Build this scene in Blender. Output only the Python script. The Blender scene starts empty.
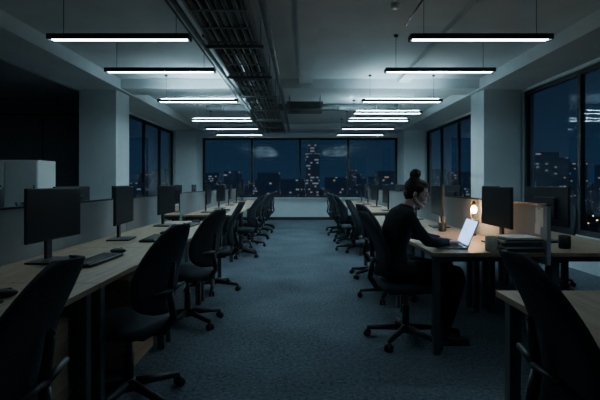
import bpy, bmesh, math, random
from mathutils import Vector, Matrix, Euler
random.seed(7)
scene=bpy.context.scene
PI=math.pi
# ---------------------------------------------------------------- materials
def newmat(name):
    m=bpy.data.materials.new(name); m.use_nodes=True
    nt=m.node_tree; b=nt.nodes.get('Principled BSDF'); return m,nt,b
def pmat(name,col,rough=0.6,metal=0.0,var=0.0,scale=20,bump=0.0,spec=0.5):
    m,nt,b=newmat(name)
    b.inputs['Roughness'].default_value=rough; b.inputs['Metallic'].default_value=metal
    b.inputs['Specular IOR Level'].default_value=spec
    tc=nt.nodes.new('ShaderNodeTexCoord')
    n=nt.nodes.new('ShaderNodeTexNoise'); n.inputs['Scale'].default_value=scale; n.inputs['Detail'].default_value=4
    nt.links.new(tc.outputs['Object'],n.inputs['Vector'])
    r=nt.nodes.new('ShaderNodeValToRGB')
    r.color_ramp.elements[0].position=0.3; r.color_ramp.elements[1].position=0.7
    r.color_ramp.elements[0].color=(*[c*(1-var) for c in col],1)
    r.color_ramp.elements[1].color=(*[min(1,c*(1+var)) for c in col],1)
    nt.links.new(n.outputs['Fac'],r.inputs['Fac']); nt.links.new(r.outputs['Color'],b.inputs['Base Color'])
    if bump>0:
        bp=nt.nodes.new('ShaderNodeBump'); bp.inputs['Strength'].default_value=bump; bp.inputs['Distance'].default_value=0.01
        nt.links.new(n.outputs['Fac'],bp.inputs['Height']); nt.links.new(bp.outputs['Normal'],b.inputs['Normal'])
    return m
def emat(name,col,s):
    m,nt,b=newmat(name); b.inputs['Base Color'].default_value=(*[c*.5 for c in col],1)
    b.inputs['Emission Color'].default_value=(*col,1); b.inputs['Emission Strength'].default_value=s
    return m
M_wall=pmat('plaster_white',(.58,.66,.69),.8,var=.04,scale=3,bump=.05)
M_ceil=pmat('ceiling_paint',(.54,.61,.64),.85,var=.06,scale=2)
M_fab=pmat('chair_fabric',(.030,.042,.055),.85,var=.35,scale=160,bump=.3,spec=.3)
M_pla=pmat('black_plastic',(.020,.025,.031),.45,var=.1)
M_met=pmat('dark_metal',(.045,.053,.062),.45,.5,var=.1)
M_leg=pmat('desk_leg_grey',(.10,.11,.12),.5,.2,var=.1)
M_galv=pmat('galvanised_steel',(.15,.17,.18),.5,.6,var=.2,scale=8)
M_scr=pmat('monitor_glass',(.010,.013,.018),.30,var=.05)
M_part=pmat('partition_fabric',(.38,.425,.465),.9,var=.08,scale=220,bump=.2,spec=.2)
M_white=pmat('white_laminate',(.62,.66,.68),.5,var=.03)
M_frame=pmat('window_frame_paint',(.03,.035,.04),.5,.2,var=.1)
M_dark=pmat('blind_fabric_dark',(.16,.18,.20),.8,var=.15)
M_alu=pmat('laptop_aluminium',(.4,.41,.42),.35,.8,var=.03)
M_key=pmat('key_plastic',(.02,.02,.022),.6)
M_paper=pmat('paper',(.82,.80,.76),.9,var=.04)
M_card=pmat('binder_card',(.05,.055,.07),.6,var=.1)
M_mug=pmat('mug_glaze',(.46,.44,.36),.3,var=.12,scale=40)
M_skin=pmat('skin',(.62,.39,.29),.5,var=.06,scale=30)
M_lip=pmat('lips',(.48,.23,.19),.45)
M_hair=pmat('dark_hair',(.034,.022,.015),.5,var=.5,scale=60,bump=.3)
M_sweat=pmat('charcoal_knit',(.032,.038,.045),.9,var=.3,scale=150,bump=.4,spec=.2)
M_pants=pmat('dark_denim',(.018,.022,.032),.85,var=.2,scale=150,spec=.2)
M_eye=pmat('eye_white',(.6,.58,.55),.3)
M_iris=pmat('iris_dark',(.03,.018,.01),.2)
M_cableb=pmat('cable_rubber',(.02,.02,.022),.7)
M_brass=pmat('brass',(.35,.24,.1),.35,.9,var=.1)
def woodmat():
    m,nt,b=newmat('oak_laminate'); b.inputs['Roughness'].default_value=.5
    tc=nt.nodes.new('ShaderNodeTexCoord'); mp=nt.nodes.new('ShaderNodeMapping')
    mp.inputs['Scale'].default_value=(18,1.2,18)
    n=nt.nodes.new('ShaderNodeTexNoise'); n.inputs['Scale'].default_value=2.2; n.inputs['Detail'].default_value=8; n.inputs['Distortion'].default_value=.6
    r=nt.nodes.new('ShaderNodeValToRGB')
    r.color_ramp.elements[0].position=.3; r.color_ramp.elements[0].color=(.27,.182,.115,1)
    r.color_ramp.elements[1].position=.72; r.color_ramp.elements[1].color=(.44,.315,.215,1)
    nt.links.new(tc.outputs['Object'],mp.inputs['Vector']); nt.links.new(mp.outputs['Vector'],n.inputs['Vector'])
    nt.links.new(n.outputs['Fac'],r.inputs['Fac']); nt.links.new(r.outputs['Color'],b.inputs['Base Color'])
    return m
M_wood=woodmat()
def carpetmat():
    m,nt,b=newmat('carpet_tile'); b.inputs['Roughness'].default_value=.98; b.inputs['Specular IOR Level'].default_value=.1
    tc=nt.nodes.new('ShaderNodeTexCoord')
    n=nt.nodes.new('ShaderNodeTexNoise'); n.inputs['Scale'].default_value=38; n.inputs['Detail'].default_value=6; n.inputs['Roughness'].default_value=.8
    n2=nt.nodes.new('ShaderNodeTexNoise'); n2.inputs['Scale'].default_value=1.6; n2.inputs['Detail'].default_value=3
    nt.links.new(tc.outputs['Object'],n.inputs['Vector']); nt.links.new(tc.outputs['Object'],n2.inputs['Vector'])
    mx=nt.nodes.new('ShaderNodeMath'); mx.operation='MULTIPLY_ADD'; mx.inputs[1].default_value=.25
    nt.links.new(n2.outputs['Fac'],mx.inputs[0]); nt.links.new(n.outputs['Fac'],mx.inputs[2])
    r=nt.nodes.new('ShaderNodeValToRGB')
    r.color_ramp.elements[0].position=.45; r.color_ramp.elements[0].color=(.038,.052,.066,1)
    r.color_ramp.elements[1].position=.82; r.color_ramp.elements[1].color=(.23,.28,.33,1)
    nt.links.new(mx.outputs[0],r.inputs['Fac']); nt.links.new(r.outputs['Color'],b.inputs['Base Color'])
    bp=nt.nodes.new('ShaderNodeBump'); bp.inputs['Strength'].default_value=.6; bp.inputs['Distance'].default_value=.01
    nt.links.new(n.outputs['Fac'],bp.inputs['Height']); nt.links.new(bp.outputs['Normal'],b.inputs['Normal'])
    return m
M_carpet=carpetmat()
def glassmat():
    m=bpy.data.materials.new('window_glass'); m.use_nodes=True; nt=m.node_tree; nt.nodes.clear()
    o=nt.nodes.new('ShaderNodeOutputMaterial'); t=nt.nodes.new('ShaderNodeBsdfTransparent'); t.inputs['Color'].default_value=(.90,.95,.98,1)
    g=nt.nodes.new('ShaderNodeBsdfGlossy'); g.inputs['Roughness'].default_value=.02
    f=nt.nodes.new('ShaderNodeFresnel')
    ge=nt.nodes.new('ShaderNodeNewGeometry'); io=nt.nodes.new('ShaderNodeMix'); io.data_type='FLOAT'
    io.inputs[2].default_value=1.33; io.inputs[3].default_value=1/1.33
    nt.links.new(ge.outputs['Backfacing'],io.inputs[0]); nt.links.new(io.outputs[0],f.inputs['IOR'])
    mx=nt.nodes.new('ShaderNodeMixShader')
    nt.links.new(f.outputs[0],mx.inputs[0]); nt.links.new(t.outputs[0],mx.inputs[1]); nt.links.new(g.outputs[0],mx.inputs[2]); nt.links.new(mx.outputs[0],o.inputs[0])
    return m
M_glass=glassmat()
LC=(.60,.89,1.0)
M_tube=emat('led_diffuser',LC,42)
M_tubed=emat('led_diffuser_dimmed',LC,16)
M_tubef=emat('led_diffuser_bright',LC,70)
M_up=emat('led_uplight',LC,70)
M_bulb=emat('warm_bulb',(1.0,.56,.24),230)
def screenmat():
    m,nt,b=newmat('laptop_screen_lit'); b.inputs['Base Color'].default_value=(.02,.02,.02,1)
    tc=nt.nodes.new('ShaderNodeTexCoord'); br=nt.nodes.new('ShaderNodeTexBrick')
    br.inputs['Scale'].default_value=22; br.inputs['Color1'].default_value=(.28,.5,.9,1); br.inputs['Color2'].default_value=(.10,.22,.5,1); br.inputs['Mortar'].default_value=(.45,.65,.95,1)
    nt.links.new(tc.outputs['Object'],br.inputs['Vector'])
    nt.links.new(br.outputs['Color'],b.inputs['Emission Color']); b.inputs['Emission Strength'].default_value=3.6
    return m
M_lscr=screenmat()
def citymat(name,th,st,haze_glow):
    m,nt,b=newmat(name); b.inputs['Base Color'].default_value=(.02,.025,.035,1); b.inputs['Roughness'].default_value=.9
    g=nt.nodes.new('ShaderNodeNewGeometry')
    d=nt.nodes.new('ShaderNodeVectorMath'); d.operation='DIVIDE'; d.inputs[1].default_value=(2.3,2.3,3.3)
    nt.links.new(g.outputs['Position'],d.inputs[0])
    fl=nt.nodes.new('ShaderNodeVectorMath'); fl.operation='FLOOR'; nt.links.new(d.outputs[0],fl.inputs[0])
    w=nt.nodes.new('ShaderNodeTexWhiteNoise'); w.noise_dimensions='3D'; nt.links.new(fl.outputs[0],w.inputs['Vector'])
    gt=nt.nodes.new('ShaderNodeMath'); gt.operation='GREATER_THAN'; gt.inputs[1].default_value=th; nt.links.new(w.outputs['Value'],gt.inputs[0])
    fr=nt.nodes.new('ShaderNodeVectorMath'); fr.operation='FRACTION'; nt.links.new(d.outputs[0],fr.inputs[0])
    sp=nt.nodes.new('ShaderNodeSeparateXYZ'); nt.links.new(fr.outputs[0],sp.inputs[0])
    l=nt.nodes.new('ShaderNodeMath'); l.operation='LESS_THAN'; l.inputs[1].default_value=.5; nt.links.new(sp.outputs['Z'],l.inputs[0])
    mu=nt.nodes.new('ShaderNodeMath'); mu.operation='MULTIPLY'; nt.links.new(gt.outputs[0],mu.inputs[0]); nt.links.new(l.outputs[0],mu.inputs[1])
    r=nt.nodes.new('ShaderNodeValToRGB'); r.color_ramp.elements[0].color=(.9*st,.62*st,.42*st,1); r.color_ramp.elements[1].color=(.4*st,.7*st,1*st,1)
    sc=nt.nodes.new('ShaderNodeSeparateColor'); nt.links.new(w.outputs['Color'],sc.inputs[0]); nt.links.new(sc.outputs[1],r.inputs['Fac'])
    mx=nt.nodes.new('ShaderNodeMix'); mx.data_type='RGBA'; mx.inputs[6].default_value=(*haze_glow,1)  # unlit facade cells glow faintly blue, distance haze painted into the emission
    nt.links.new(mu.outputs[0],mx.inputs[0]); nt.links.new(r.outputs['Color'],mx.inputs[7])
    nt.links.new(mx.outputs[2],b.inputs['Emission Color']); b.inputs['Emission Strength'].default_value=1
    return m
M_city=citymat('city_facade',.89,.30,(.005,.010,.020))
M_city2=citymat('city_facade_lit',.94,.28,(.005,.010,.019))
M_tower=citymat('tower_facade',.74,.26,(.008,.013,.024))
M_ground=pmat('city_ground_dark',(.02,.025,.035),.9)
M_street=emat('street_light_warm',(1,.6,.3),4)
M_street2=emat('street_light_cool',(.6,.8,1),4)

# ---------------------------------------------------------------- builder
class B:
    def __init__(s): s.bm=bmesh.new(); s.mats=[]
    def mi(s,m):
        if m not in s.mats: s.mats.append(m)
        return s.mats.index(m)
    def merge(s,t,m,smooth=False,mtx=None):
        if mtx is not None: bmesh.ops.transform(t,matrix=mtx,verts=t.verts[:])
        i=s.mi(m)
        for f in t.faces: f.material_index=i; f.smooth=smooth
        me=bpy.data.meshes.new('tmp'); t.to_mesh(me); s.bm.from_mesh(me); bpy.data.meshes.remove(me); t.free()
    def box(s,c,d,m,bev=0,rot=(0,0,0),seg=2):
        t=bmesh.new(); bmesh.ops.create_cube(t,size=1.0)
        bmesh.ops.scale(t,vec=d,verts=t.verts[:])
        if bev>0: bmesh.ops.bevel(t,geom=t.edges[:],offset=bev,segments=seg,profile=.7,affect='EDGES')
        s.merge(t,m,False,Matrix.Translation(c)@Euler(rot).to_matrix().to_4x4())
    def bx(s,x0,x1,y0,y1,z0,z1,m,bev=0):
        s.box(((x0+x1)/2,(y0+y1)/2,(z0+z1)/2),(abs(x1-x0),abs(y1-y0),abs(z1-z0)),m,bev)
    def cyl(s,p0,p1,r0,r1,m,n=16,smooth=True):
        p0=Vector(p0);p1=Vector(p1);d=p1-p0
        t=bmesh.new(); bmesh.ops.create_cone(t,cap_ends=True,segments=n,radius1=r0,radius2=r1,depth=d.length)
        q=Vector((0,0,1)).rotation_difference(d.normalized()).to_matrix().to_4x4()
        s.merge(t,m,smooth,Matrix.Translation((p0+p1)/2)@q)
    def sph(s,c,r,m,n=16,rot=(0,0,0)):
        t=bmesh.new(); bmesh.ops.create_uvsphere(t,u_segments=n,v_segments=max(6,n*3//4),radius=1)
        if not hasattr(r,'__len__'): r=(r,r,r)
        s.merge(t,m,True,Matrix.Translation(c)@Euler(rot).to_matrix().to_4x4()@Matrix.Diagonal((*r,1)))
    def chain(s,pts,m,n=14):
        for i in range(len(pts)):
            s.sph(pts[i][0],pts[i][1],m,n)
            if i+1<len(pts): s.cyl(pts[i][0],pts[i+1][0],pts[i][1],pts[i+1][1],m,n)
    def loft(s,rings,m,smooth=True,cap=True):
        t=bmesh.new(); vs=[[t.verts.new(p) for p in r] for r in rings]; n=len(rings[0])
        for a,b_ in zip(vs,vs[1:]):
            for i in range(n): t.faces.new((a[i],a[(i+1)%n],b_[(i+1)%n],b_[i]))
        if cap: t.faces.new(vs[0][::-1]); t.faces.new(vs[-1])
        bmesh.ops.recalc_face_normals(t,faces=t.faces[:])
        s.merge(t,m,smooth)
    def lathe(s,prof,m,c=(0,0,0),n=24):
        s.loft([[(c[0]+r*math.cos(2*PI*k/n),c[1]+r*math.sin(2*PI*k/n),c[2]+z) for k in range(n)] for r,z in prof],m)
    def mesh(s,name):
        me=bpy.data.meshes.new(name); s.bm.to_mesh(me); s.bm.free()
        for m in s.mats: me.materials.append(m)
        return me
    def obj(s,name,loc=(0,0,0),rz=0):
        me=s.mesh(name)
        o=bpy.data.objects.new(name,me); o.location=loc; o.rotation_euler=(0,0,rz)
        scene.collection.objects.link(o)
        return o
def inst(name,mesh,loc,rz=0):
    o=bpy.data.objects.new(name,mesh); o.location=loc; o.rotation_euler=(0,0,rz); scene.collection.objects.link(o); return o

# ---------------------------------------------------------------- room shell
CZ=3.12; BZ=2.93; YB=14.9
b=B(); b.bx(-8,4.2,-1.5,YB+.2,-.12,0,M_carpet); b.obj('floor')
b=B()
b.bx(-4.0,4.2,-1.5,YB+.2,CZ,CZ+.15,M_ceil)
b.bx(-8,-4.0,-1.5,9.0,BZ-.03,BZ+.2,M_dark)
b.obj('ceiling')
b=B(); b.bx(3.22,4.0,-1.5,YB,BZ,CZ,M_ceil); b.obj('trim_1')
b=B(); b.bx(-4.0,-3.22,-1.5,YB,BZ,CZ,M_ceil); b.obj('trim_2')
for k,(y0,y1) in enumerate([(3.1,3.5),(7.9,8.5),(13.9,14.9)]):
    b=B(); b.bx(-3.22,3.22,y0,y1,BZ+.02,CZ,M_ceil); b.obj('trim_%d'%(3+k))
b=B(); b.bx(-.02,.22,-1.5,7.9,CZ-.09,CZ,M_ceil); b.obj('trim_6')
b=B(); b.bx(1.75,1.95,-1.5,3.1,CZ-.07,CZ,M_ceil);b.bx(1.75,1.95,3.5,7.9,CZ-.07,CZ,M_ceil); b.obj('trim_7')
for (x0,x1,y0,y1) in [(3.3,3.97,7.9,8.5),(-3.97,-3.3,7.9,8.5),(3.3,3.97,14.0,14.88),(-3.97,-3.3,14.0,14.88)]:
    b=B(); b.bx(x0,x1,y0,y1,0,BZ,M_wall,.008); b.bx(x0-.012,x1+.012,y0-.012,y1-.01,0,.1,M_frame)
    b.obj('column')
def wallx(name,y,x0,x1,z0,z1,ws,th=.2):
    b=B()
    b.bx(x0,x1,y,y+th,0,ws[2],M_wall); b.bx(x0,x1,y,y+th,ws[3],z1,M_wall)
    b.bx(x0,ws[0],y,y+th,ws[2],ws[3],M_wall); b.bx(ws[1],x1,y,y+th,ws[2],ws[3],M_wall); return b.obj(name)
wallx('wall_back',YB,-4.2,4.2,0,CZ,(-3.3,3.3,.76,2.78))
b=B()
x0,x1,z0,z1=-3.3,3.3,.76,2.78
b.bx(x0,x1,YB+.03,YB+.1,z0,z0+.07,M_frame); b.bx(x0,x1,YB+.03,YB+.1,z1-.07,z1,M_frame)
for i in range(5):
    x=x0+.035+(x1-x0-.07)*i/4; b.bx(x-.035,x+.035,YB+.03,YB+.1,z0,z1,M_frame)
b.bx(x0,x1,YB+.06,YB+.07,z0,z1,M_glass); b.obj('window_1')
b=B(); b.bx(-3.3,3.3,YB-.12,YB-.002,.72,.76,M_white,.005); b.obj('trim_8')
b=B(); b.bx(-3.3,3.3,YB-.02,YB,0,.1,M_frame); b.obj('baseboard_back')
def sidewall(name,X,sgn,y0,y1,segs,zs,zt):
    b=B(); xa,xb=(X,X+.2) if sgn>0 else (X-.2,X)
    b.bx(xa,xb,y0,y1,0,zs,M_wall); b.bx(xa,xb,y0,y1,zt,CZ,M_wall)
    edges=[y0]+[v for s_ in segs for v in s_]+[y1]
    for i in range(0,len(edges),2): 
        if edges[i+1]-edges[i]>.01: b.bx(xa,xb,edges[i],edges[i+1],zs,zt,M_wall)
    b.obj(name)
wn=2
def sidewin(X,sgn,y0,y1,zs,zt,n):
    global wn
    b=B(); xa=X+sgn*.03; xb=X+sgn*.10
    b.bx(xa,xb,y0,y1,zs,zs+.07,M_frame); b.bx(xa,xb,y0,y1,zt-.07,zt,M_frame)
    for i in range(n+1):
        y=y0+.035+(y1-y0-.07)*i/n; b.bx(xa,xb,y-.035,y+.035,zs,zt,M_frame)
    xm=(xa+xb)/2; b.bx(xm-.005,xm+.005,y0,y1,zs,zt,M_glass); b.obj('window_%d'%wn); wn+=1
sidewall('wall_right',4.0,1,-1.5,YB+.2,[(-1.2,7.9),(8.5,14.0)],.5,2.88)
sidewin(4.0,1,-1.2,7.9,.5,2.88,6); sidewin(4.0,1,8.5,14.0,.5,2.88,4)
sidewall('wall_left',-4.0,-1,8.9,YB+.2,[(8.9,14.0)],.5,2.88)
sidewin(-4.0,-1,8.9,14.0,.5,2.88,4)
b=B(); b.bx(3.86,4.0,-1.2,7.88,.46,.5,M_white,.004); b.obj('trim_9')
b=B(); b.bx(3.86,4.0,8.52,13.98,.46,.5,M_white,.004); b.obj('trim_10')
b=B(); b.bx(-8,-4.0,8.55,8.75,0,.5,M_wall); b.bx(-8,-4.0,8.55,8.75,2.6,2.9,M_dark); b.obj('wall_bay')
b=B()
b.bx(-8,-4,8.6,8.68,.5,.57,M_frame); b.bx(-8,-4,8.6,8.68,2.5,2.6,M_frame)
for i in range(5): b.bx(-7.99+i*.98,-7.92+i*.98,8.6,8.68,.5,2.6,M_frame)
b.bx(-8,-4,8.635,8.645,.5,2.6,M_glass); b.obj('window_%d'%wn); wn+=1
b=B()
for i in range(4):
    xs=-7.93+i*.98; z=2.56; 
    b.bx(xs,xs+.95,8.53,8.58,2.56,2.6,M_frame)
    while z>.52: b.box((xs+.475,8.555,z),(.95,.045,.003),M_dark,rot=(1.1,0,0)); z-=.036
b.obj('venetian_blind')
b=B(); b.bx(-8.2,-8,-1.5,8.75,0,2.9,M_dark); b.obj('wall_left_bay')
b=B(); b.bx(-8,4.2,-1.7,-1.5,0,CZ+.1,M_wall); b.obj('wall_front')

# ---------------------------------------------------------------- pendants
def pendant(name,x,y,m,up):
    b=B(); L=1.36; z=2.65
    b.box((0,0,z+.028),(L,.11,.035),M_met,.004)
    for sy in (-1,1): b.box((0,sy*.045,z+.004),(L,.018,.02),M_met)
    b.box((0,0,z+.004),(L-.05,.05,.014),m)
    b.box((-L/2-.004,0,z+.018),(.012,.112,.05),M_met); b.box((L/2+.004,0,z+.018),(.012,.112,.05),M_met)
    if up: b.box((0,0,z+.05),(L-.1,.05,.008),M_up)
    for sx in (-.55,.55):
        b.cyl((sx,0,z+.04),(sx,0,CZ-.002),.003,.003,M_met,6); b.cyl((sx,0,CZ-.03),(sx,0,CZ-.002),.025,.03,M_met,12)
    b.obj(name,(x,y,0))
for i,y in enumerate([4.3,5.55,7.6,8.85,9.9,11.4,12.8]):
    m=M_tube if i<2 else M_tubef
    if i!=3: pendant('pendant_light',-1.76,y,m,2<=i<=4)
    pendant('pendant_light',1.76,y,m,2<=i<=4)
pendant('pendant_light',-1.76,2.3,M_tubed,False); pendant('pendant_light',1.76,2.3,M_tubed,False)

# ---------------------------------------------------------------- cable tray + services
b=B(); xa,xb=-1.0,-.47; zt=2.80
for x in (xa,xb): b.bx(x-.012,x+.012,-1,13.8,zt,zt+.09,M_galv)
y=-1
while y<13.7: b.bx(xa,xb,y,y+.03,zt,zt+.012,M_galv); y+=.45
for k in range(13):
    x=xa+.04+k*.0375; pts=[]
    for j in range(20):
        pts.append(((x+random.uniform(-.012,.012),-1+j*.77,zt+.035+random.uniform(0,.015)),.015 if k%3 else .022))
    b.chain(pts,M_cableb if k%2 else M_galv,6)
y=.6
while y<13.6:
    for x in (xa-.03,xb+.03): b.cyl((x,y,zt-.02),(x,y,BZ+.019 if (3.1<y<3.5 or 7.9<y<8.5) else CZ-.001),.006,.006,M_galv,6)
    b.bx(xa-.06,xb+.06,y-.02,y+.02,zt-.035,zt-.001,M_galv); y+=1.45
b.obj('cable_tray')
b=B()
for x,z,r in [(-.34,2.89,.035),(-1.15,2.90,.025),(-1.22,2.91,.012)]:
    b.cyl((x,-1,z),(x,13.8,z),r,r,M_galv,12)
b.cyl((-3.1,4.05,3.04),(1.2,4.05,3.04),.014,.014,M_galv,8); b.cyl((-3.1,3.95,3.04),(-.4,3.95,3.04),.014,.014,M_galv,8)
b.cyl((1.2,4.05,3.04),(1.2,5.0,3.04),.012,.012,M_galv,8)
for x in (-2.9,-2,-1.4,.1,1.0): b.bx(x-.02,x+.02,3.92,4.08,3.04,CZ-.001 if x!=.1 else CZ-.091,M_galv)
b.box((1.2,4.05,3.06),(.1,.1,.08),M_galv,.01)
b.obj('ceiling_conduit')
b=B()
b.box((.1,9.3,2.84),(.75,.6,.17),M_galv,.02)
for i in range(6): b.box((.1,8.995,2.785+i*.022),(.62,.012,.01),M_pla)
b.box((-.1,9.3,2.76),(.2,.4,.02),M_pla,.005)
for sx in (-.22,.42): 
    b.cyl((sx,9.05,2.9),(sx,9.05,CZ-.001),.008,.008,M_galv,6); b.cyl((sx,9.55,2.9),(sx,9.55,CZ-.001),.008,.008,M_galv,6)
b.obj('ceiling_air_unit')
b=B()
b.cyl((-2.2,10.35,3.03),(2.3,10.35,3.03),.08,.08,M_galv,20)
for x in (-1.8,-.9,0,.9,1.8): b.cyl((x-.02,10.35,3.03),(x+.02,10.35,3.03),.087,.087,M_galv,20)
b.obj('ventilation_duct')
b=B(); b.cyl((1.0,4.6,CZ-.04),(1.0,4.6,CZ-.001),.05,.055,M_white,20); b.obj('smoke_detector')

# ---------------------------------------------------------------- office chair
def superell(cx,cy,a,bb,z,n=28,e=.5):
    out=[]
    for k in range(n):
        t=2*PI*k/n; c=math.cos(t); s_=math.sin(t)
        out.append((cx+a*math.copysign(abs(c)**e,c),cy+bb*math.copysign(abs(s_)**e,s_),z))
    return out
def make_chair():
    b=B()
    for k in range(5):
        a=2*PI*k/5+.3; ca,sa=math.cos(a),math.sin(a)
        b.cyl((ca*.03,sa*.03,.105),(ca*.30,sa*.30,.075),.028,.017,M_pla,10)
        b.cyl((ca*.30,sa*.30,.085),(ca*.30,sa*.30,.045),.010,.010,M_met,8)
        for sd in (-1,1):
            px,py=ca*.305-sa*sd*.017,sa*.305+ca*sd*.017
            b.cyl((px-sa*.010,py+ca*.010,.0285),(px+sa*.010,py-ca*.010,.0285),.028,.028,M_pla,14)
        b.sph((ca*.303,sa*.303,.05),(.022,.022,.016),M_pla,10)
    b.cyl((0,0,.07),(0,0,.135),.045,.036,M_pla,18)
    b.cyl((0,0,.12),(0,0,.28),.028,.028,M_met,16); b.cyl((0,0,.27),(0,0,.40),.019,.019,M_galv,14)
    b.box((-.02,0,.405),(.26,.16,.05),M_pla,.012)
    b.cyl((.03,-.08,.4),(.03,-.24,.395),.007,.009,M_pla,8)
    ring=[superell(.02,0,.23*s_,.235*s_,z) for s_,z in [(.8,.415),(.96,.422),(1.0,.435),(1.0,.458),(.96,.472),(.85,.48),(.4,.478)]]
    b.loft(ring,M_fab)
    def P(u,v,off):
        env=(1-abs(2*v-1)**5)**.5 if 0<v<1 else 0.0
        env=max(env,.35)
        w=(.205+.03*math.sin(PI*min(1,v*1.15))-.055*v**2)*env
        x=-.235+.035*math.sin(PI*v*1.3)-.105*v**1.6+.045*u*u
        z=.525+.50*v
        return (x+off,u*w,z)
    t=bmesh.new(); nu,nv=12,18
    F=[[t.verts.new(P(-1+2*i/nu,j/nv,.012)) for i in range(nu+1)] for j in range(nv+1)]
    K=[[t.verts.new(P(-1+2*i/nu,j/nv,-.014)) for i in range(nu+1)] for j in range(nv+1)]
    for j in range(nv):
        for i in range(nu):
            t.faces.new((F[j][i],F[j][i+1],F[j+1][i+1],F[j+1][i])); t.faces.new((K[j][i],K[j+1][i],K[j+1][i+1],K[j][i+1]))
        t.faces.new((F[j][0],F[j+1][0],K[j+1][0],K[j][0])); t.faces.new((F[j][nu],K[j][nu],K[j+1][nu],F[j+1][nu]))
    for i in range(nu):
        t.faces.new((F[0][i],K[0][i],K[0][i+1],F[0][i+1])); t.faces.new((F[nv][i],F[nv][i+1],K[nv][i+1],K[nv][i]))
    bmesh.ops.recalc_face_normals(t,faces=t.faces[:]); b.merge(t,M_fab,True)
    b.chain([((-.10,0,.405),.024),((-.23,0,.42),.022),((-.285,0,.50),.02),((-.262,0,.64),.018),((-.285,0,.80),.014)],M_pla,10)
    b.chain([((-.262,-.15,.66),.011),((-.272,0,.655),.013),((-.262,.15,.66),.011)],M_pla,8)
    return b.mesh('office_chair')
CH=make_chair()
left=[(-1.03,1.30,4),(-.98,2.52,-14),(-1.0,3.92,-20),(-1.02,5.15,10),(-1.0,7.5,-8),(-1.0,8.7,12),(-.98,9.9,-10),(-1.0,11.1,5),(-1.0,12.2,-5)]
for x,y,a in left: inst('office_chair',CH,(x,y,0),PI+math.radians(a))
WX,WY=.82,3.5
right=[(1.04,1.42,-6),(WX+.02,WY,0),(.96,4.8,16),(.97,5.9,-15),(.98,8.1,10),(1.0,9.2,-12),(.98,10.4,8),(1.0,11.5,-5)]
for x,y,a in right: inst('office_chair',CH,(x,y,0),math.radians(a))
for x,y,a in [(2.95,3.75,170),(2.98,5.3,200),(2.95,1.9,185),(3.0,9,180),(3.0,10.5,175)]: inst('office_chair',CH,(x,y,0),math.radians(a))
for x,y,a in [(-2.95,2.4,5),(-2.98,3.8,-12),(-2.95,5.2,10),(-3.0,9,0),(-3.0,10.5,15)]: inst('office_chair',CH,(x,y,0),math.radians(a))

# ---------------------------------------------------------------- desks
DW=.80
def make_desk(L,ped):
    b=B()
    b.bx(-DW,0,.002,L-.002,.722,.75,M_wood,.003)
    for y in (.05,L-.10):
        b.bx(-.07,-.02,y,y+.05,0,.722,M_leg,.004); b.bx(-DW+.02,-DW+.07,y,y+.05,0,.722,M_leg,.004)
        b.bx(-DW+.02,-.02,y,y+.05,.68,.722,M_leg,.003)
    b.bx(-DW+.1,-DW+.13,.1,L-.1,.66,.72,M_met)
    if ped:
        y1=L-.12; y0=y1-.42; b.bx(-.66,-.11,y0,y1,.03,.62,M_wood,.004)
        for k in range(3):
            b.bx(-.11,-.092,y0+.004,y1-.004,.04+k*.194,.225+k*.194,M_wood,.003)
            b.bx(-.092,-.082,y0+.13,y1-.13,.19+k*.194,.2+k*.194,M_met)
        for xx in (-.62,-.15):
            for yy in (y0+.04,y1-.04): b.cyl((xx,yy,0),(xx,yy,.03),.02,.02,M_pla,10)
    return b.mesh('office_desk')
D12=make_desk(1.2,True); D12n=make_desk(1.2,False); D14=make_desk(1.45,False)
def desk_run(side,xe,y0,n,L,mesh,peds=()):
    for i in range(n):
        mm=D12 if i in peds else mesh
        if side<0: inst('office_desk',mm,(xe,y0+i*L,0),0)
        else: inst('office_desk',mm,(xe,y0+(i+1)*L,0),PI)
        xo=abs(xe)+2*DW+.06
        if side<0: inst('office_desk',mesh,(-xo,y0+(i+1)*L,0),PI)
        else: inst('office_desk',mesh,(xo,y0+i*L,0),0)
def partition(x,y0,y1):
    b=B(); n=max(1,round((y1-y0)/1.2)); d=(y1-y0)/n
    for i in range(n):
        b.bx(x-.015,x+.015,y0+i*d+.006,y0+(i+1)*d-.006,.66,1.09,M_part,.006)
        b.bx(x-.018,x+.018,y0+i*d+.004,y0+(i+1)*d-.004,1.085,1.098,M_met)
    b.obj('desk_partition')
desk_run(-1,-1.0,1.0,4,1.2,D12n,(0,1)); partition(-1.83,1.0,5.8)
desk_run(-1,-1.04,6.9,5,1.2,D12n); partition(-1.87,6.9,12.9)
desk_run(1,.91,.6,1,1.45,D14); partition(1.74,.6,1.85)
desk_run(1,.95,3.14,3,1.2,D12n); partition(1.78,3.14,6.74)
desk_run(1,1.0,7.5,4,1.2,D12n); partition(1.83,7.5,12.3)

# ---------------------------------------------------------------- monitors etc
def make_monitor():
    b=B()
    b.box((0,0,.305),(.022,.54,.325),M_pla,.006)
    b.box((.0115,0,.309),(.002,.522,.300),M_scr)
    b.box((-.018,0,.29),(.03,.28,.18),M_pla,.012)
    b.box((-.045,0,.17),(.02,.055,.30),M_pla,.005)
    b.box((-.02,0,.007),(.19,.25,.012),M_pla,.005,seg=2)
    b.box((.012,.2,.150),(.004,.02,.004),M_met)
    return b.mesh('computer_monitor')
MO=make_monitor()
def make_kb():
    b=B(); b.box((0,0,.011),(.14,.44,.016),M_pla,.004)
    for r in range(5):
        for c in range(15): b.box((-.05+r*.024,-.2+c*.0285,.021),(.019,.023,.006),M_key)
    return b.mesh('computer_keyboard')
KB=make_kb()
b=B(); b.sph((0,0,.014),(.055,.03,.02),M_pla,16); b.box((0.02,0,.032),(.02,.006,.008),M_met,.002); MS=b.mesh('computer_mouse')
Z=.7505
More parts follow.
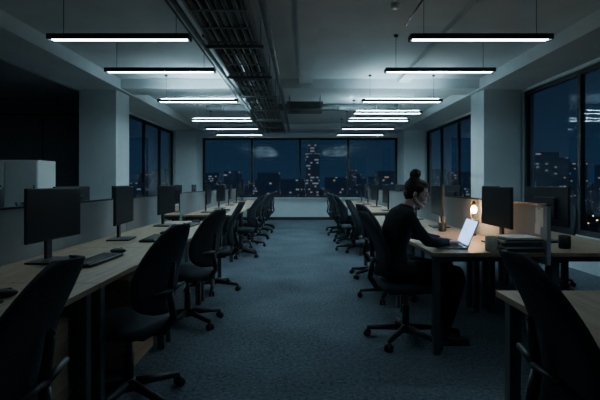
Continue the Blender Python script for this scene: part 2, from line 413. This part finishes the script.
def ws(side,y,rot=0,x=1.55,kb=True):
    inst('computer_monitor',MO,(side*x,y,Z),(0 if side<0 else PI)+math.radians(rot))
    if kb:
        inst('computer_keyboard',KB,(side*(x-.27),y+.0,Z),(0 if side<0 else PI)+math.radians(rot*.5))
        inst('computer_mouse',MS,(side*(x-.27),y+(.32),Z+.006),.2)
for y,r in [(1.6,4),(2.80,-4),(3.9,6),(5.15,-3),(7.5,4),(8.7,-6),(9.9,5),(11.1,0),(12.2,3)]: ws(-1,y,r,x=1.56,kb=y<8)
ws(1,3.63,0,x=1.62,kb=False)
for y,r in [(5.0,-5),(6.1,4),(8.0,0),(9.2,5),(10.4,-3),(11.5,2)]: ws(1,y,r,x=1.56,kb=y<8)
for y,r in [(2.9,5),(4.1,-5),(5.2,4),(7.6,0),(8.8,6),(10.1,-4),(11.4,0)]:
    inst('computer_monitor',MO,(-2.12,y,Z),PI+math.radians(r))
for y,r in [(3.78,6),(4.9,-6),(6.1,3),(8.2,0),(9.4,6),(10.6,-4)]:
    inst('computer_monitor',MO,(2.12,y,Z),math.radians(r))
def make_laptop():
    b=B()
    b.box((0,0,.009),(.225,.32,.014),M_alu,.004)
    for r in range(5):
        for c in range(13): b.box((-.01+r*.0205,-.132+c*.022,.0175),(.017,.018,.003),M_key)
    b.box((-.075,0,.0165),(.055,.1,.0015),M_galv)
    a=math.radians(22); R=Euler((0,a,0)).to_matrix()
    def at(v): return Vector((.112,0,.016))+R@Vector(v)
    c=at((0,0,.108)); b.box(c,(.007,.32,.216),M_alu,.003,rot=(0,a,0))
    c=at((-.0042,0,.110)); b.box(c,(.001,.302,.192),M_lscr,rot=(0,a,0))
    b.cyl((.112,-.13,.014),(.112,.13,.014),.006,.006,M_pla,10)
    return b
make_laptop().obj('laptop',(1.165,3.47,Z),math.radians(-6))
def mug(name,loc,h,r,m,rz):
    b=B(); b.lathe([(r*.85,0),(r*.97,.006),(r,.02),(r,h),(r*.93,h),(r*.9,.012),(.001,.01)],m)
    pts=[((r*.95+ .028*math.sin(PI*k/8),0,h*.5+ (h*.3)*math.cos(PI*k/8)),.005) for k in range(9)]
    b.chain(pts,m,8); return b.obj(name,loc,rz)
mug('coffee_mug',(1.41,3.24,Z),.105,.044,M_mug,-.9)
mug('coffee_mug',(2.02,3.36,Z),.1,.042,M_pla,1.2)
b=B(); z=0
for i,(w,d,h,m) in enumerate([(.25,.28,.026,M_card),(.22,.26,.014,M_paper),(.25,.27,.022,M_card),(.20,.25,.020,M_paper),(.23,.27,.007,M_card),(.20,.25,.014,M_paper)]):
    b.box((random.uniform(-.008,.004),random.uniform(-.01,.01),z+h/2),(d,w,h),m,.002,rot=(0,0,random.uniform(-.05,.05))); z+=h+.0005
b.obj('document_stack',(1.614,3.275,Z),0)
b=B(); b.box((0,0,.0),(.002,.1,.14),M_paper); b.box((-.002,.02,-.09),(.002,.075,.075),M_paper,rot=(.08,0,0)); b.sph((-.003,0,.06),.006,M_lip,8); b.obj('pinned_note',(1.762,3.24,1.0))
b=B(); b.cyl((0,0,0),(0,0,.018),.05,.047,M_pla,24)
b.chain([((0,0,.018),.005),((0,0,.30),.005),((-.015,0,.33),.005),((-.05,0,.34),.005),((-.07,0,.325),.005)],M_brass,8)
b.cyl((-.07,0,.325),(-.07,0,.285),.014,.016,M_brass,16)
b.lathe([(.012,.285),(.016,.275),(.023,.257),(.025,.243),(.022,.228),(.012,.218),(.002,.216)],M_bulb,c=(-.07,0,0),n=20)
b.obj('bulb_desk_lamp',(1.64,4.22,Z),PI/2)
b=B(); b.box((0,0,.004),(.15,.075,.008),M_pla,.003); b.box((0,0,.0083),(.14,.068,.0006),M_scr); b.obj('smartphone',(1.16,3.85,Z),.3)
b=B(); b.lathe([(.035,0),(.038,.01),(.04,.09),(.037,.09),(.033,.01),(.001,.008)],M_met)
for k in range(5): a=k*1.26; b.cyl((.01*math.cos(a),.01*math.sin(a),.01),(.032*math.cos(a),.032*math.sin(a),.15),.004,.004,[M_brass,M_pla,M_white][k%3],8)
b.obj('pencil_cup',(1.47,4.55,Z))
b=B(); b.bx(0,1.9,0,.45,.06,1.58,M_white,.004); b.bx(.02,1.88,.03,.43,0,.06,M_pla)
for i in range(4):
    for zz in ((.08,.8),(.815,1.56)):
        b.bx(.01+i*.475,.475*(i+1)-.008,-.018,0,zz[0],zz[1],M_white,.003); b.box((.43+i*.475,-.024,zz[0]+.36),(.012,.012,.1),M_met,.003)
b.obj('storage_locker',(-5.65,6.3,0))

# ---------------------------------------------------------------- woman
W=bpy.data.objects.new('seated_woman',None); W.location=(WX,WY,0); scene.collection.objects.link(W)
def bake(b,name,vox,sm,matfun=None):
    o=b.obj(name+'_src')
    r=o.modifiers.new('r','REMESH'); r.mode='VOXEL'; r.voxel_size=vox; r.use_smooth_shade=True
    s_=o.modifiers.new('s','SMOOTH'); s_.factor=.5; s_.iterations=sm
    bpy.context.view_layer.update()
    dg=bpy.context.evaluated_depsgraph_get(); me=bpy.data.meshes.new_from_object(o.evaluated_get(dg))
    bpy.data.objects.remove(o)
    me.materials.clear()
    n=bpy.data.objects.new(name,me); scene.collection.objects.link(n); n.parent=W
    ml=matfun[0]
    for m in ml: me.materials.append(m)
    for p in me.polygons:
        p.material_index=matfun[1](p.center) if len(ml)>1 else 0
        p.use_smooth=True
    return n
def ell(cx,cy,cz,rx,ry,tilt=0,n=24):
    return [(cx+rx*math.cos(2*PI*k/n),cy+ry*math.sin(2*PI*k/n),cz-math.sin(tilt)*rx*math.cos(2*PI*k/n)) for k in range(n)]
b=B()
b.loft([ell(-.06,0,.50,.10,.14),ell(-.06,0,.53,.125,.175),ell(-.06,0,.60,.125,.178),ell(-.075,0,.70,.10,.142,.1),ell(-.07,0,.78,.102,.145,.15),
        ell(-.045,0,.88,.118,.162,.2),ell(-.02,0,.96,.112,.17,.25),ell(.0,0,1.02,.09,.15,.3),ell(.02,0,1.055,.062,.085,.3),ell(.035,0,1.075,.05,.056,.3)],M_sweat)
b.sph((.055,-.06,.905),(.05,.055,.055),M_sweat,16); b.sph((.055,.06,.905),(.05,.055,.055),M_sweat,16)
for sd in (-1,1):
    b.chain([((.0,sd*.09,1.01),.055),((.005,sd*.165,.99),.056),((.06,sd*.205,.90),.046),((.13,sd*.235,.818),.042),((.20,sd*.195,.805),.041),((.285,sd*.13,.796),.032),((.31,sd*.113,.794),.031)],M_sweat,18)
    b.chain([((-.04,sd*.085,.57),.085),((.12,sd*.095,.57),.082),((.38,sd*.10,.55),.064),((.40,sd*.10,.50),.058),((.36,sd*.10,.34),.054),((.31,sd*.10,.14),.04),((.305,sd*.10,.10),.04)],M_pants,18)
bake(b,'clothed_body',.008,3,([M_sweat,M_pants],lambda c:1 if c.z<.65 and (c.x>.06 or c.z<.56) else 0))
for sd in (-1,1):
    b=B(); b.chain([((.285,sd*.10,.05),.036),((.36,sd*.102,.042),.036),((.46,sd*.105,.034),.030)],M_pla,14); b.chain([((.30,sd*.10,.12),.035),((.295,sd*.10,.06),.036)],M_pla,14)
    b.box((.37,sd*.102,.013),(.23,.075,.024),M_pla,.01)
    bake(b,'shoe',.006,2,([M_pla],None))
HC=Vector((.110,-.005,1.165)); HR=(Euler((0,0,math.radians(-20))).to_matrix()@Euler((0,math.radians(16),0)).to_matrix()).to_4x4()
HM=Matrix.Translation(HC)@HR
def H(v): return tuple(HM@Vector(v))
hr=HR.to_euler()
b=B()
def hs(c,r,m=M_skin,n=20): b.sph(H(c),r,m,n,rot=hr)
hs((-.012,0,.03),(.090,.071,.078)); hs((.022,0,-.012),(.066,.058,.084)); hs((.060,0,-.086),(.022,.022,.020)); hs((.02,0,-.058),(.055,.048,.042))
hs((.070,0,.030),(.014,.040,.009))
for sd in (-1,1):
    b.chain([(H((.0,sd*.050,-.045)),.020),(H((.058,sd*.014,-.084)),.018)],M_skin,12)
    hs((.057,sd*.033,-.026),(.026,.021,.024)); hs((.085,sd*.009,-.028),(.009,.007,.006)); hs((-.008,sd*.071,-.008),(.014,.007,.024))
b.chain([(H((.083,0,.020)),.006),(H((.092,0,.0)),.0065),(H((.101,0,-.021)),.0075),(H((.090,0,-.030)),.007)],M_skin,12)
hs((.0865,0,-.046),(.009,.020,.006)); hs((.0845,0,-.059),(.009,.017,.006)); hs((.075,0,-.052),(.014,.028,.018))
b.chain([((.025,0,1.04),.050),((.05,0,1.075),.046),(H((-.025,0,-.055)),.046)],M_skin,18)
bake(b,'head',.0028,2,([M_skin],None))
b=B(); hs((.0935,0,-.0475),(.003,.017,.003),M_lip,12); hs((.0915,0,-.0575),(.0035,.015,.004),M_lip,12)
for sd in (-1,1):
    hs((.0735,sd*.030,.006),(.011,.013,.009),M_eye,14); hs((.0835,sd*.0305,.003),(.0025,.005,.005),M_iris,10)
    hs((.0755,sd*.030,.0105),(.0105,.0145,.006),M_skin,12)
    b.chain([(H((.086,sd*.014,.032)),.0022),(H((.083,sd*.032,.037)),.0025),(H((.071,sd*.048,.032)),.0015)],M_hair,8)
o=b.obj('face_features'); o.parent=W
b=B(); hs((-.027,0,.040),(.090,.078,.080),M_hair); hs((-.045,0,-.005),(.064,.066,.066),M_hair); hs((-.045,0,.095),(.05,.048,.038),M_hair)
hs((.012,0,.073),(.060,.060,.045),M_hair)
hs((.012,.052,.045),(.038,.022,.036),M_hair); hs((.012,-.052,.045),(.038,.022,.036),M_hair); hs((-.055,0,-.045),(.032,.045,.030),M_hair)
for sd in (-1,1): b.chain([(H((.020,sd*.066,.02)),.009),(H((.018,sd*.064,-.012)),.005),(H((.020,sd*.060,-.035)),.0025)],M_hair,8)
bake(b,'hair',.004,3,([M_hair],None))
b=B(); bc=Vector(H((-.055,0,.145))); b.sph(bc,(.040,.040,.036),M_hair,16)
for k in range(14):
    ax=Euler((random.uniform(0,3.1),random.uniform(0,3.1),0)).to_matrix(); rr=random.uniform(.030,.040)
    b.chain([(bc+ax@Vector((rr*math.cos(t*PI/8),rr*math.sin(t*PI/8),random.uniform(-.003,.003))),.009) for t in range(17)],M_hair,6)
for k in range(3):
    a=2+k*1.3; pts=[(bc+Vector((math.cos(a+t*.25)*(.04+.006*t),math.sin(a+t*.25)*(.04+.006*t),.01+.008*t-.001*t*t)),.0012) for t in range(5)]
    b.chain(pts,M_hair,5)
o=b.obj('hair_bun'); o.parent=W
for sd in (-1,1):
    wr=Vector((.305,sd*.117,.797)); HMm=Matrix.Translation(wr)@Euler((0,math.radians(4),math.radians(-sd*18))).to_matrix().to_4x4()
    def T(x,y,z): return tuple(HMm@Vector((x,y,z)))
    b=B(); b.chain([(T(-.02,0,0),.021),(T(0,0,0),.021),(T(.02,0,0),.02)],M_skin,14)
    for yy,l in ((-.027,.078),(-.009,.085),(.009,.083),(.027,.076)): b.chain([(T(.01,yy*.5,0),.016),(T(l-.01,yy,.002),.0125)],M_skin,12)
    inn=-sd
    fl={0:(-.030,.052),1:(-.010,.066),2:(.010,.072),3:(.030,.062)}
    for k,(yy,L) in fl.items():
        yv=yy*inn; x0=.078 if k else .070
        b.chain([(T(x0-.01,yv,.002),.0095),(T(x0+L*.4,yv*1.1,.008),.0085),(T(x0+L*.72,yv*1.13,-.001),.0075),(T(x0+L*.93,yv*1.13,-.010),.0065)],M_skin,10)
    b.chain([(T(.018,inn*.02,-.002),.014),(T(.045,inn*.045,-.004),.011),(T(.07,inn*.054,-.006),.009),(T(.088,inn*.052,-.010),.0075)],M_skin,10)
    bake(b,'hand',.0026,2,([M_skin],None))

# ---------------------------------------------------------------- city
b=B()
def bld(x,y,w,d,top,m=None): b.bx(x-w/2,x+w/2,y-d/2,y+d/2,-39.9,top,m or M_city)
bld(14,500,16,16,34,M_tower); bld(14,500,11,11,46,M_tower); b.cyl((14,500,46),(14,500,58),.8,.3,M_city,8)
for i in range(110):
    y=random.uniform(420,1100); x=random.uniform(-.5,.5)*y*.8
    if abs(x-14*y/500)<16: continue
    bld(x,y,random.uniform(12,34),25,random.choice([random.uniform(-15,4),random.uniform(-8,8),random.uniform(0,22)])*y/600)
for i in range(60):
    x=random.uniform(350,900)*random.choice((-1,1)); y=random.uniform(-100,1500)
    bld(x,y,30,random.uniform(20,60),random.uniform(-28,0),M_city2)
for i in range(34):
    y=random.uniform(450,750); x=y*random.uniform(.5,.85)*random.choice((1,1,-1)); bld(x,y,random.uniform(14,26),22,random.uniform(-5,35),M_city2)
b.obj('city_skyline')
b=B()
for i in range(700):
    y=random.uniform(120,400); x=random.uniform(-330,330); b.box((x,y,-32+random.uniform(0,14)),(.6,.6,.5),M_street if i%3 else M_street2)
b.obj('street_lights')
b=B(); b.bx(-2500,2500,-500,3000,-41,-40,M_ground); b.obj('city_ground')

# ---------------------------------------------------------------- world, camera
w=bpy.data.worlds.new('night'); scene.world=w; w.use_nodes=True; nt=w.node_tree; bg=nt.nodes['Background']
tc=nt.nodes.new('ShaderNodeTexCoord'); sp=nt.nodes.new('ShaderNodeSeparateXYZ'); r=nt.nodes.new('ShaderNodeValToRGB')
nt.links.new(tc.outputs['Generated'],sp.inputs[0]); nt.links.new(sp.outputs['Z'],r.inputs['Fac'])
r.color_ramp.elements[0].position=0; r.color_ramp.elements[0].color=(.010,.026,.052,1)
r.color_ramp.elements[1].position=.35; r.color_ramp.elements[1].color=(.004,.011,.025,1)
nt.links.new(r.outputs['Color'],bg.inputs['Color']); bg.inputs['Strength'].default_value=1.0
cam=bpy.data.cameras.new('Camera'); co=bpy.data.objects.new('Camera',cam); scene.collection.objects.link(co)
co.location=(0,0,1.25); co.rotation_euler=(PI/2,0,0)
cam.lens=26.4; cam.shift_y=-17/600
cam.sensor_width=36; cam.clip_end=4000; cam.clip_start=.05
scene.camera=co
